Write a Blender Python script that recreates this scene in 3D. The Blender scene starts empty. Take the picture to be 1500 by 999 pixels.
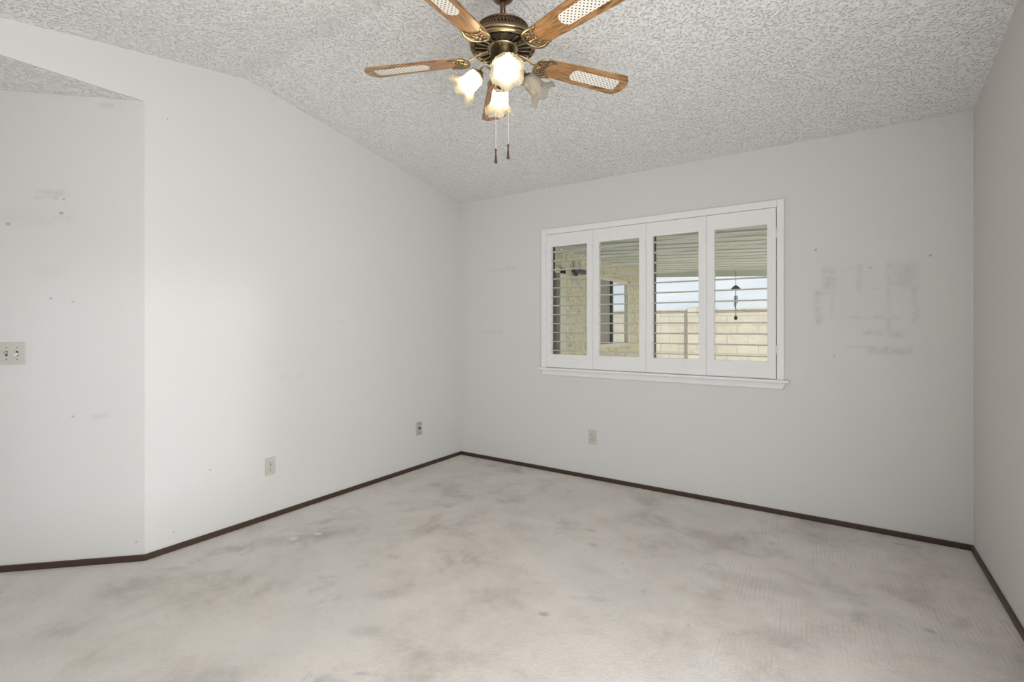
import bpy, bmesh, math, random
import numpy as np
from mathutils import Vector, Matrix
PI = math.pi
random.seed(7)
scn = bpy.context.scene
col = scn.collection

# ------------------------------------------------------------------ camera
CAM_H, YAW, FPX = 1.239, math.radians(33.958), 715.74
cam_d = bpy.data.cameras.new('camera')
cam_d.sensor_width = 36.0
cam_d.lens = FPX / 1500 * 36
cam_d.shift_y = -(499.5 - 479.13) / 1500
cam_d.clip_start = 0.02
cam = bpy.data.objects.new('camera', cam_d)
col.objects.link(cam)
cam.location = (0, 0, CAM_H)
cam.rotation_euler = (PI / 2, 0, YAW)
scn.camera = cam

# ------------------------------------------------------------------ world, lights, exposure
scn.view_settings.view_transform = 'Standard'
scn.view_settings.look = 'None'
scn.view_settings.gamma = 1
scn.view_settings.use_curve_mapping = False
scn.view_settings.exposure = 0.0
wd = bpy.data.worlds.new('sky')
scn.world = wd
wd.use_nodes = True
wn = wd.node_tree
wn.nodes.clear()
wo = wn.nodes.new('ShaderNodeOutputWorld')
wb = wn.nodes.new('ShaderNodeBackground')
wtc = wn.nodes.new('ShaderNodeTexCoord')
wnz = wn.nodes.new('ShaderNodeTexNoise')
wnz.inputs['Scale'].default_value = 5
wnz.inputs['Detail'].default_value = 4
wrp = wn.nodes.new('ShaderNodeValToRGB')
wrp.color_ramp.elements[0].color = (0.72, 0.77, 0.84, 1)
wrp.color_ramp.elements[1].color = (0.86, 0.89, 0.93, 1)
wrp.color_ramp.elements[0].position = .35
wrp.color_ramp.elements[1].position = .65
wmp = wn.nodes.new('ShaderNodeMapping')
wmp.inputs['Scale'].default_value = (1, 1, 3)
wn.links.new(wtc.outputs['Generated'], wmp.inputs['Vector'])
wn.links.new(wmp.outputs[0], wnz.inputs['Vector'])
wn.links.new(wnz.outputs['Fac'], wrp.inputs['Fac'])
wn.links.new(wrp.outputs['Color'], wb.inputs['Color'])
wn.links.new(wb.outputs[0], wo.inputs[0])
wb.inputs['Strength'].default_value = 1.15

def light(name, kind, loc, energy, color, direction=None, **kw):
    d = bpy.data.lights.new(name, kind)
    d.energy = energy
    d.color = color
    for k, v in kw.items():
        setattr(d, k, v)
    o = bpy.data.objects.new(name, d)
    col.objects.link(o)
    o.location = loc
    if direction:
        o.rotation_euler = Vector(direction).to_track_quat('-Z', 'Y').to_euler()
    return o
SUN_DIR = (-0.80, 0.38, -0.46)
light('sun', 'SUN', (4, -4, 8), 5.0, (1.0, .95, .86), SUN_DIR, angle=math.radians(0.6))
# area lamps at the unseen added door in the right wall, standing in for daylight
DOOR_Y0, DOOR_Y1, DOOR_H = -0.30, 1.30, 2.03
light('added_door_lamp', 'AREA', (0.585, (DOOR_Y0 + DOOR_Y1) / 2, DOOR_H / 2 + .03), 68, (.98, .985, 1.0), (-1, 0.04, 0.10),
      shape='RECTANGLE', size=1.9, size_y=1.5)
light('added_patch_beam', 'AREA', (0.58, .55, 1.10), .65, (.93, .97, 1.0), (-1, .15, -.06),
      shape='RECTANGLE', size=1.2, size_y=1.3, spread=math.radians(8))  # narrow lamp added to throw a bright patch towards the alcove
BULB = 88.0

# ------------------------------------------------------------------ room constants
D, XL, XR, YA, YR = 3.674, -3.0725, 0.6085, 1.064, -0.466
H0, PITCH, RIDGE_Y = 2.44, 1 / 6, 1.605
XF = -4.137          # alcove wall: X - Y = XF
def ceil_z(y):
    return H0 + PITCH * (D - y) if y > RIDGE_Y else H0 + PITCH * (D - RIDGE_Y) - PITCH * (RIDGE_Y - y)

# ------------------------------------------------------------------ helpers
def S(o, label=None, cat=None, group=None, kind=None):
    if label: o['label'] = label
    if cat: o['category'] = cat
    if group: o['group'] = group
    if kind: o['kind'] = kind
    return o

class MB:
    def __init__(self):
        self.v = []; self.f = []; self.sm = []
    def add(self, vs, fs, smooth=False):
        n = len(self.v)
        self.v += [tuple(p) for p in vs]
        for q in fs:
            self.f.append([i + n for i in q]); self.sm.append(smooth)
        return self
    def box(self, a, b, M=None):
        x0, y0, z0 = a; x1, y1, z1 = b
        vs = [Vector(p) for p in ((x0,y0,z0),(x1,y0,z0),(x1,y1,z0),(x0,y1,z0),(x0,y0,z1),(x1,y0,z1),(x1,y1,z1),(x0,y1,z1))]
        if M: vs = [M @ p for p in vs]
        return self.add(vs, [(0,3,2,1),(4,5,6,7),(0,1,5,4),(1,2,6,5),(2,3,7,6),(3,0,4,7)])
    def prism(self, pts, h, M=None):     # pts: list of 2D CCW; extrude z from h[0] to h[1]
        n = len(pts)
        vs = [Vector((p[0], p[1], h[0])) for p in pts] + [Vector((p[0], p[1], h[1])) for p in pts]
        if M: vs = [M @ p for p in vs]
        fs = [tuple(reversed(range(n))), tuple(range(n, 2 * n))] + [(i, (i+1) % n, (i+1) % n + n, i + n) for i in range(n)]
        return self.add(vs, fs)
    def lathe(self, prof, seg=32, M=None, cap=True, rfun=None, smooth=True):
        vs = []; n = len(prof)
        for j in range(seg):
            a = 2 * PI * j / seg
            for i, (r, z) in enumerate(prof):
                rr = rfun(i / (n - 1), a, r) if rfun else r
                zz = z
                if isinstance(rr, tuple): rr, dz = rr; zz = z + dz
                vs.append(Vector((rr * math.cos(a), rr * math.sin(a), zz)))
        if M: vs = [M @ p for p in vs]
        fs = []
        for j in range(seg):
            k = (j + 1) % seg
            for i in range(n - 1):
                fs.append((j*n+i, k*n+i, k*n+i+1, j*n+i+1))
        if cap:
            if prof[0][0] > 1e-6: fs.append(tuple(reversed([j * n for j in range(seg)])))
            if prof[-1][0] > 1e-6: fs.append(tuple(j * n + n - 1 for j in range(seg)))
        return self.add(vs, fs, smooth)
    def tube(self, pts, r, seg=8, M=None, flat=1.0, closed=False):
        pts = [Vector(p) for p in pts]; n = len(pts)
        rs = r if isinstance(r, (list, tuple)) else [r] * n
        vs = []
        up = Vector((0, 0, 1))
        for i, p in enumerate(pts):
            t = (pts[min(i+1, n-1)] - pts[max(i-1, 0)])
            t.normalize()
            u = up if abs(t.dot(up)) < .98 else Vector((1, 0, 0))
            s = t.cross(u).normalized(); w = s.cross(t).normalized()
            for j in range(seg):
                a = 2 * PI * j / seg
                vs.append(p + s * rs[i] * math.cos(a) + w * rs[i] * flat * math.sin(a))
        if M: vs = [M @ p for p in vs]
        fs = []
        for i in range(n - 1):
            for j in range(seg):
                k = (j + 1) % seg
                fs.append((i*seg+j, i*seg+k, (i+1)*seg+k, (i+1)*seg+j))
        fs.append(tuple(reversed(range(seg)))); fs.append(tuple((n-1)*seg + j for j in range(seg)))
        return self.add(vs, fs, True)
    def build(self, name, mat, parent=None, loc=(0,0,0), rot=(0,0,0), bevel=0, autos=True):
        me = bpy.data.meshes.new(name)
        me.from_pydata(self.v, [], self.f)
        me.polygons.foreach_set('use_smooth', self.sm)
        me.update()
        bm = bmesh.new(); bm.from_mesh(me)
        bmesh.ops.recalc_face_normals(bm, faces=bm.faces)
        bm.to_mesh(me); bm.free()
        if mat: me.materials.append(mat)
        o = bpy.data.objects.new(name, me)
        col.objects.link(o)
        o.location = loc; o.rotation_euler = rot
        if parent: o.parent = parent
        if bevel:
            m = o.modifiers.new('bevel', 'BEVEL'); m.width = bevel; m.segments = 2; m.limit_method = 'ANGLE'
            m.angle_limit = math.radians(40)
        return o

def empty(name, loc=(0,0,0), rot=(0,0,0), parent=None):
    o = bpy.data.objects.new(name, None)
    o.empty_display_size = .05
    col.objects.link(o); o.location = loc; o.rotation_euler = rot
    if parent: o.parent = parent
    return o

def copy_tree(o, parent=None):
    c = o.copy(); col.objects.link(c)
    if parent: c.parent = parent
    for ch in [x for x in col.objects if x.parent == o]:
        copy_tree(ch, c)
    return c

def catmull(P, n=8):
    P = [Vector(p) for p in P]; out = []
    Q = [2 * P[0] - P[1]] + P + [2 * P[-1] - P[-2]]
    for i in range(1, len(Q) - 2):
        for k in range(n):
            t = k / n
            a, b, c_, d = Q[i-1], Q[i], Q[i+1], Q[i+2]
            out.append(.5 * ((2*b) + (-a + c_) * t + (2*a - 5*b + 4*c_ - d) * t*t + (-a + 3*b - 3*c_ + d) * t**3))
    out.append(P[-1])
    return out

# ------------------------------------------------------------------ materials
class NT:
    def __init__(self, name):
        self.m = bpy.data.materials.new(name); self.m.use_nodes = True
        self.t = self.m.node_tree; self.t.nodes.clear()
        self.out = self.t.nodes.new('ShaderNodeOutputMaterial')
    def n(self, typ, **kw):
        x = self.t.nodes.new('ShaderNode' + typ)
        for k, v in kw.items():
            if hasattr(x, k) and not isinstance(v, bpy.types.NodeSocket) and k not in x.inputs: setattr(x, k, v)
            else: self.set(x.inputs[k], v)
        return x
    def set(self, s, v):
        if isinstance(v, bpy.types.NodeSocket): self.t.links.new(v, s)
        else: s.default_value = v
    def math(self, op, a, b=0.0, c=None, clamp=False):
        x = self.t.nodes.new('ShaderNodeMath'); x.operation = op; x.use_clamp = clamp
        self.set(x.inputs[0], a); self.set(x.inputs[1], b)
        if c is not None: self.set(x.inputs[2], c)
        return x.outputs[0]
    def coord(self, which='Object', scale=(1,1,1), rot=(0,0,0)):
        tc = self.t.nodes.new('ShaderNodeTexCoord')
        mp = self.t.nodes.new('ShaderNodeMapping')
        mp.inputs['Scale'].default_value = scale; mp.inputs['Rotation'].default_value = rot
        self.t.links.new(tc.outputs[which], mp.inputs['Vector'])
        return mp.outputs[0]
    def noise(self, vec, scale, detail=4, rough=.5, dist=0):
        x = self.t.nodes.new('ShaderNodeTexNoise')
        self.set(x.inputs['Vector'], vec); x.inputs['Scale'].default_value = scale
        x.inputs['Detail'].default_value = detail; x.inputs['Roughness'].default_value = rough
        x.inputs['Distortion'].default_value = dist
        return x.outputs['Fac']
    def ramp(self, f, stops):
        x = self.t.nodes.new('ShaderNodeValToRGB'); cr = x.color_ramp
        while len(cr.elements) < len(stops): cr.elements.new(.5)
        for e, (p, c_) in zip(cr.elements, stops):
            e.position = p; e.color = c_ if len(c_) == 4 else (*c_, 1)
        self.set(x.inputs[0], f)
        return x.outputs[0]
    def smooth(self, v, lo, hi, a=0.0, b=1.0):
        x = self.t.nodes.new('ShaderNodeMapRange'); x.interpolation_type = 'SMOOTHSTEP'
        self.set(x.inputs['Value'], v)
        for k, q in (('From Min', lo), ('From Max', hi), ('To Min', a), ('To Max', b)): x.inputs[k].default_value = q
        return x.outputs[0]
    def mix(self, f, a, b, blend='MIX'):
        x = self.t.nodes.new('ShaderNodeMix'); x.data_type = 'RGBA'; x.blend_type = blend
        def put(s, v):
            if isinstance(v, bpy.types.NodeSocket): self.t.links.new(v, s)
            else: s.default_value = v if not isinstance(v, tuple) or len(v) == 4 else (*v, 1)
        put(x.inputs[0], f); put(x.inputs[6], a); put(x.inputs[7], b)
        return x.outputs[2]
    def bump(self, h, strength=.3, dist=.002, normal=None):
        x = self.t.nodes.new('ShaderNodeBump')
        x.inputs['Strength'].default_value = strength; x.inputs['Distance'].default_value = dist
        self.set(x.inputs['Height'], h)
        if normal: self.set(x.inputs['Normal'], normal)
        return x.outputs[0]
    def pbsdf(self, color, rough=.6, metal=0.0, normal=None, **kw):
        x = self.t.nodes.new('ShaderNodeBsdfPrincipled')
        def put(s, v):
            if isinstance(v, bpy.types.NodeSocket): self.t.links.new(v, s)
            else: s.default_value = v if not isinstance(v, tuple) or len(v) == 4 else (*v, 1)
        put(x.inputs['Base Color'], color); put(x.inputs['Roughness'], rough); put(x.inputs['Metallic'], metal)
        if normal: put(x.inputs['Normal'], normal)
        for k, v in kw.items(): put(x.inputs[k.replace('_', ' ')], v)
        self.t.links.new(x.outputs[0], self.out.inputs['Surface'])
        return x
    def sep(self, vec):
        x = self.t.nodes.new('ShaderNodeSeparateXYZ'); self.t.links.new(vec, x.inputs[0])
        return x.outputs

def simple(name, color, rough=.5, metal=0.0, bump=None, **kw):
    m = NT(name); nrm = None
    v = m.coord()
    if bump: nrm = m.bump(m.noise(v, bump[0], 3), bump[1], bump[2])
    f = m.noise(v, 6, 3)
    c2 = tuple(c_ * .93 for c_ in color)
    m.pbsdf(m.mix(f, color, c2), rough, metal, nrm, **kw)
    return m.m

def wall_mat(name, base, strokes=(), spots=(), axes=(0, 2)):
    """painted drywall; strokes = scuffs (cx, cz, half width, half height, softness, strength); spots = (cx, cz, r, strength)"""
    m = NT(name)
    v = m.coord(); s = m.sep(v)
    a, b = s[axes[0]], s[axes[1]]
    tone = m.noise(v, .9, 3, .55)
    c0 = m.mix(tone, tuple(x * 1.0 for x in base), tuple(x * .955 for x in base))
    mask = None
    if strokes or spots:
        wob = m.noise(v, 14, 4, .6)
        wobs = m.math('MULTIPLY', m.math('SUBTRACT', wob, .5), .03)
        a2 = m.math('ADD', a, wobs); b2 = m.math('ADD', b, wobs)
        for cx, cz, hx, hz, sf, st in strokes:
            dx = m.math('SUBTRACT', m.math('ABSOLUTE', m.math('SUBTRACT', a2, cx)), hx)
            dz = m.math('SUBTRACT', m.math('ABSOLUTE', m.math('SUBTRACT', b2, cz)), hz)
            d = m.math('MAXIMUM', dx, dz)
            k = m.smooth(d, -sf * .3, sf * 1.5, st * .72, 0)
            mask = k if mask is None else m.math('MAXIMUM', mask, k)
        streak = m.smooth(m.noise(v, 26, 5, .7), .35, .66, .25, 1)
        if mask is not None: mask = m.math('MULTIPLY', mask, streak)
        for cx, cz, r, st in spots:
            dx = m.math('SUBTRACT', a, cx); dz = m.math('SUBTRACT', b, cz)
            d = m.math('SQRT', m.math('ADD', m.math('MULTIPLY', dx, dx), m.math('MULTIPLY', dz, dz)))
            k = m.smooth(d, r * .4, r, st, 0)
            mask = k if mask is None else m.math('MAXIMUM', mask, k)
        c0 = m.mix(mask, c0, (.25, .24, .22))
    bm_ = m.bump(m.noise(v, 120, 3, .6), .12, .002, m.bump(m.noise(v, 9, 2), .15, .004))
    m.pbsdf(c0, .62, 0, bm_, Specular_IOR_Level=.35)
    return m.m

WB = (.73, .73, .712)
M = {}
back_strokes = [(-.125, 1.36, .006, .10, .02, .34), (-.06, 1.545, .018, .05, .03, .36), (-.05, 1.36, .004, .06, .015, .2),
    (-.085, 1.455, .05, .004, .012, .28), (.09, 1.54, .006, .075, .014, .28), (.045, 1.60, .06, .003, .01, .18),
    (.235, 1.42, .006, .20, .014, .24), (.25, 1.55, .004, .05, .02, .26), (.31, 1.54, .03, .04, .05, .32), (.355, 1.42, .006, .10, .02, .26),
    (.36, 1.30, .008, .03, .015, .38), (.15, 1.297, .14, .003, .01, .30), (.20, 1.298, .03, .004, .01, .34), (.16, 1.205, .04, .005, .012, .34),
    (.27, 1.20, .03, .01, .02, .32), (.15, 1.118, .12, .003, .008, .26), (.24, 1.098, .09, .010, .02, .34), (.29, 1.10, .05, .008, .012, .32),
    (.19, 1.47, .03, .004, .01, .18), (.14, 1.42, .16, .14, .12, .07),
    (-2.62, 1.765, .12, .003, .010, .22), (-2.5, 1.775, .07, .004, .01, .18), (-2.70, 1.20, .11, .004, .02, .16), (-2.62, 1.47, .06, .003, .01, .10)]
back_spots = [(-.134, 1.732, .012, .5), (.426, 1.652, .010, .6), (.146, 1.60, .011, .35), (-.036, 1.055, .01, .35)]
M['wall_back'] = wall_mat('wall_paint_scuffed', WB, back_strokes, back_spots)
M['wall'] = wall_mat('wall_paint', WB, [(1.9, .9, .07, .004, .02, .1), (2.2, 1.28, .12, .003, .01, .08), (1.75, 1.0, .05, .003, .02, .08)],
    [(1.17, 2.385, .006, .6), (1.39, .40, .008, .5), (1.2, .10, .007, .5)], axes=(1, 2))
M['wall_right'] = wall_mat('wall_paint_light_tint', (.74, .70, .685))  # pink cast of the light put into the wall colour
alc_strokes = [(-3.375, 1.93, .03, .004, .02, .3), (-3.39, 1.905, .03, .004, .01, .3), (-3.45, 1.80, .05, .01, .04, .12), (-3.34, 1.80, .02, .006, .02, .2), (-3.20, 2.40, .015, .006, .01, .4),
    (-3.38, 1.52, .03, .015, .03, .12), (-3.22, .775, .02, .003, .01, .3)]
alc_spots = [(-3.508, 1.763, .011, .55), (-3.343, 1.829, .010, .6), (-3.335, 1.90, .006, .6), (-3.375, 1.387, .008, .5), (-3.306, 1.371, .008, .35), (-3.306, .775, .008, .45),
    (-3.36, .78, .005, .4), (-3.10, .10, .006, .5)]
M['wall_alcove'] = wall_mat('wall_paint_marked', WB, alc_strokes, alc_spots)

def carpet():
    m = NT('carpet_cut_pile')
    v = m.coord(); s = m.sep(v)
    big = m.noise(v, 1.5, 6, .62, .25); mid = m.noise(v, 4.2, 7, .70, .3)
    c0 = m.ramp(m.math('ADD', m.math('MULTIPLY', big, .62), m.math('MULTIPLY', mid, .38)),
                [(.39, (.54, .505, .46)), (.47, (.70, .66, .61)), (.56, (.79, .75, .70))])
    cool = m.smooth(m.noise(v, 1.1, 3, .5, .3), .5, .66)
    c0 = m.mix(m.math('MULTIPLY', cool, .55), c0, (.735, .725, .70))
    # broad soiled patches, smudges
    st = m.smooth(m.noise(v, 3.1, 7, .72, .5), .55, .72)
    c0 = m.mix(m.math('MULTIPLY', st, .55), c0, (.40, .375, .35))
    # vacuum ribs on the right half
    wx = m.math('SINE', m.math('MULTIPLY', m.math('ADD', m.math('MULTIPLY', s[0], .998), m.math('MULTIPLY', s[1], .06)), 340))
    rib_area = m.math('MULTIPLY', m.math('MULTIPLY', m.smooth(s[0], -1.1, -.3), m.smooth(s[1], 1.5, 2.5)), m.smooth(m.noise(v, 2.0, 3), .38, .58))
    brk = m.smooth(m.noise(m.coord(scale=(1, .35, 1)), 22, 2, .6), .35, .6)
    ribs = m.math('MULTIPLY', m.math('MULTIPLY', m.smooth(wx, .1, 1), rib_area), brk)
    c0 = m.mix(m.math('MULTIPLY', ribs, .2), c0, (.44, .41, .38))
    # particular stains : x, y, rx, ry, angle, strength, dark
    stains = [(-1.173, 2.563, .035, .025, 0, .55), (-1.065, 1.829, .030, .022, .3, .85), (-1.27, 2.74, .05, .03, 0, .5), (-1.95, 1.75, .0, .0, 0, 0),
        (-2.62, 1.70, .24, .06, 1.0, .42), (-2.72, 1.58, .12, .09, .6, .45), (-2.80, 1.42, .10, .05, .9, .30), (-2.635, 2.856, .08, .06, .4, .5), (-2.62, 3.10, .06, .03, 0, .35),
        (.29, 3.548, .07, .012, .15, .65), (-.12, 3.42, .06, .03, .2, .35), (.264, 2.845, .04, .012, .2, .6), (.30, 2.605, .028, .02, 0, .85),
        (-2.0, 1.83, .05, .035, .4, .4), (-1.60, 1.32, .10, .05, .6, .35), (-1.75, 1.55, .12, .05, .7, .3), (-2.85, 1.1, .10, .03, .8, .32), (-2.6, 1.22, .10, .03, .8, .25),
        (-.35, 2.62, .30, .08, .1, .3), (.05, 2.55, .25, .07, .1, .3), (-.9, 3.05, .40, .03, -.25, .3), (-.5, 2.95, .3, .03, -.2, .28), (-.2, 2.2, .16, .09, .4, .36),
        (-2.15, 3.20, .10, .03, .6, .3), (-2.25, 2.55, .04, .03, 0, .3), (.42, 2.75, .08, .03, 1.2, .35), (.46, 2.95, .03, .10, 0, .25), (-1.05, 2.3, .10, .05, 0, .25),
        (-.95, 2.45, .015, .012, 0, .55), (-1.18, 2.47, .012, .01, 0, .5), (-1.42, 1.15, .04, .012, .6, .45), (-2.42, 2.35, .09, .02, .9, .3), (-.32, 3.0, .01, .01, 0, .5)]
    wv = m.math('MULTIPLY', m.math('SUBTRACT', m.noise(v, 9, 4, .7), .5), .10)
    tot = None
    for x, y, rx, ry, an, k in stains:
        if k == 0: continue
        wvs = m.math('MULTIPLY', wv, min(1, 4 * max(rx, ry) ))
        dx = m.math('ADD', m.math('SUBTRACT', s[0], x), wvs); dy = m.math('SUBTRACT', m.math('SUBTRACT', s[1], y), wvs)
        ca, sa = math.cos(an), math.sin(an)
        u = m.math('ADD', m.math('MULTIPLY', dx, ca / rx), m.math('MULTIPLY', dy, sa / rx))
        w = m.math('ADD', m.math('MULTIPLY', dx, -sa / ry), m.math('MULTIPLY', dy, ca / ry))
        d = m.math('SQRT', m.math('ADD', m.math('MULTIPLY', u, u), m.math('MULTIPLY', w, w)))
        g = m.smooth(d, .25, 1.25, k * .75, 0)
        tot = g if tot is None else m.math('MAXIMUM', tot, g)
    tot = m.math('MULTIPLY', tot, m.smooth(m.noise(v, 30, 4, .7), .3, .6, .45, 1))
    c0 = m.mix(tot, c0, (.27, .25, .23))
    # light spots where the pile was wetted
    for x, y, r in ((-2.66, 1.66, .035), (-2.6, 1.78, .03), (-1.371, 2.715, .013)):
        dx = m.math('SUBTRACT', s[0], x); dy = m.math('SUBTRACT', s[1], y)
        d = m.math('SQRT', m.math('ADD', m.math('MULTIPLY', dx, dx), m.math('MULTIPLY', dy, dy)))
        c0 = m.mix(m.smooth(d, .4 * r, r, .7, 0), c0, (.88, .86, .84))
    fine = m.noise(v, 260, 2, .7); tuft = m.noise(v, 75, 3, .65)
    c0 = m.mix(m.smooth(fine, .35, .65, .28, 0), c0, (.36, .34, .32))
    h = m.math('ADD', m.math('MULTIPLY', fine, .5), tuft)
    h = m.math('ADD', h, m.math('MULTIPLY', ribs, .5))
    m.pbsdf(c0, .95, 0, m.bump(h, .55, .006, m.bump(m.noise(v, 7, 3), .3, .02)), Specular_IOR_Level=.1, Sheen_Weight=.15)
    return m.m
M['carpet'] = carpet()

def popcorn():
    m = NT('popcorn_ceiling')
    v = m.coord()
    w = m.t.nodes.new('ShaderNodeTexVoronoi'); w.inputs['Scale'].default_value = 78
    w.feature = 'SMOOTH_F1'
    dn = m.t.nodes.new('ShaderNodeVectorMath'); dn.operation = 'ADD'
    nz = m.t.nodes.new('ShaderNodeTexNoise'); nz.inputs['Scale'].default_value = 40
    m.t.links.new(v, nz.inputs['Vector'])
    sc_ = m.t.nodes.new('ShaderNodeVectorMath'); sc_.operation = 'SCALE'; sc_.inputs['Scale'].default_value = .03
    m.t.links.new(nz.outputs['Color'], sc_.inputs[0])
    m.t.links.new(v, dn.inputs[0]); m.t.links.new(sc_.outputs[0], dn.inputs[1]); m.t.links.new(dn.outputs[0], w.inputs['Vector'])
    h1 = m.smooth(w.outputs['Distance'], .1, .8, 1, 0)
    h2 = m.smooth(m.noise(v, 80, 2, .5), .34, .47)
    h = m.math('ADD', m.math('MULTIPLY', h1, .35), h2)
    tone = m.noise(v, 1.6, 4, .6)
    c0 = m.mix(tone, (.91, .905, .89), (.85, .845, .83))
    m.pbsdf(c0, .95, 0, m.bump(h, .85, .0075), Specular_IOR_Level=.1)
    return m.m
M['popcorn'] = popcorn()
M['baseboard'] = simple('dark_stained_wood', (.06, .032, .022), .45, bump=(60, .2, .002))
M['trimwhite'] = simple('white_gloss_paint', (.90, .90, .90), .35, bump=(40, .05, .001))
M['louver'] = simple('white_louver_paint', (.76, .75, .73), .35)
M['plate_ivory'] = simple('ivory_plastic', (.60, .585, .53), .35)
M['plate_grey'] = simple('aged_plastic', (.50, .49, .44), .4)
M['slot'] = simple('slot_dark', (.03, .028, .025), .6)
M['screw'] = simple('screw_metal', (.35, .34, .32), .35, .8)
M['alu_dark'] = simple('dark_bronze_aluminium', (.035, .045, .04), .4, .3)
M['brass'] = simple('antique_brass', (.38, .30, .19), .28, 1.0, bump=(30, .1, .002))
M['brass_dark'] = simple('dark_antique_brass', (.16, .10, .06), .34, .9, bump=(90, .3, .002))
M['vent_shade'] = simple('painted_vent_shade', (.012, .010, .008), .6)
M['chain'] = simple('pale_chain', (.92, .90, .85), .35, .15)
M['pewter'] = simple('brushed_brass_housing', (.22, .20, .14), .33, 1.0)
M['concrete'] = simple('patio_concrete', (.74, .71, .64), .9, bump=(30, .4, .01))
M['dirt'] = simple('yard_dirt', (.42, .35, .26), 1.0, bump=(8, .8, .05))

def glass_mat():
    m = NT('window_glass')
    fr = m.n('Fresnel'); fr.inputs['IOR'].default_value = 1.45
    tr = m.n('BsdfTransparent'); tr.inputs['Color'].default_value = (.96, .98, .97, 1)
    gl = m.n('BsdfGlossy'); gl.inputs['Roughness'].default_value = .0
    mx = m.n('MixShader')
    m.t.links.new(fr.outputs[0], mx.inputs[0]); m.t.links.new(tr.outputs[0], mx.inputs[1]); m.t.links.new(gl.outputs[0], mx.inputs[2])
    m.t.links.new(mx.outputs[0], m.out.inputs['Surface'])
    return m.m
M['glass'] = glass_mat()
def mirror_glass():
    m = NT('reflective_pane')
    m.pbsdf((.80, .83, .84), .03, .92)
    return m.m
M['reflective'] = mirror_glass()
M['door_glass'] = simple('dark_door_glass', (.10, .13, .10), .08)

def oak():
    m = NT('oak_blade_veneer')
    v = m.coord(scale=(1.2, 9, 9))
    g = m.noise(v, 7, 5, .65, 1.3)
    v2 = m.coord(scale=(3, 60, 60))
    f = m.noise(v2, 4, 3, .6)
    c = m.ramp(g, [(.34, (.10, .042, .015)), (.45, (.30, .145, .05)), (.56, (.44, .235, .09)), (.68, (.56, .33, .14))])
    c = m.mix(m.smooth(f, .5, .7, 0, .45), c, (.10, .05, .025))
    m.pbsdf(c, .30, 0, m.bump(f, .1, .001), Coat_Weight=.25, Coat_Roughness=.2)
    return m.m
M['oak'] = oak()
M['oak_edge'] = simple('dark_blade_edge', (.08, .045, .03), .4)
def cane():
    m = NT('white_cane_weave')
    s = m.sep(m.coord())
    k = PI / .0092
    p = m.math('MULTIPLY', m.math('SINE', m.math('MULTIPLY', s[0], k)), m.math('SINE', m.math('MULTIPLY', s[1], k)))
    dots = m.smooth(p, .45, .7)
    weave = m.math('MULTIPLY', m.math('SINE', m.math('MULTIPLY', s[0], k * 4)), m.math('SINE', m.math('MULTIPLY', s[1], k * 4)))
    c = m.mix(dots, (.90, .87, .80), (.10, .055, .03))
    m.pbsdf(c, .6, 0, m.bump(weave, .3, .001))
    return m.m
M['cane'] = cane()
def shade_mat(name, tint, trans, lit):
    m = NT(name)
    s = m.sep(m.coord())
    ang = m.math('ARCTAN2', s[1], s[0])
    rib = m.math('SINE', m.math('MULTIPLY', ang, 40))
    n_ = m.bump(rib, .5, .002)
    df = m.n('BsdfDiffuse'); df.inputs['Color'].default_value = (*tint, 1); m.t.links.new(n_, df.inputs['Normal'])
    tl = m.n('BsdfTranslucent'); tl.inputs['Color'].default_value = (*trans, 1); m.t.links.new(n_, tl.inputs['Normal'])
    tp = m.n('BsdfTransparent')
    gl = m.n('BsdfGlossy'); gl.inputs['Roughness'].default_value = .25; m.t.links.new(n_, gl.inputs['Normal'])
    a = m.n('MixShader'); a.inputs[0].default_value = .5
    m.t.links.new(df.outputs[0], a.inputs[1]); m.t.links.new(tl.outputs[0], a.inputs[2])
    b = m.n('MixShader'); b.inputs[0].default_value = lit
    m.t.links.new(a.outputs[0], b.inputs[1]); m.t.links.new(tp.outputs[0], b.inputs[2])
    c = m.n('MixShader'); c.inputs[0].default_value = .05
    m.t.links.new(b.outputs[0], c.inputs[1]); m.t.links.new(gl.outputs[0], c.inputs[2])
    m.t.links.new(c.outputs[0], m.out.inputs['Surface'])
    return m.m
M['shade'] = shade_mat('frosted_tulip_glass', (.62, .60, .52), (.40, .36, .26), .44)
def bulb_mat(name, strength):
    m = NT(name)
    if strength:
        e = m.n('Emission'); e.inputs['Color'].default_value = (1, .80, .54, 1); e.inputs['Strength'].default_value = strength
        m.t.links.new(e.outputs[0], m.out.inputs['Surface'])
    else:
        m.pbsdf((.85, .85, .83), .2)
    return m.m
M['bulb_on'] = bulb_mat('bulb_lit', BULB)
M['bulb_off'] = bulb_mat('bulb_unlit', 0)

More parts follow.
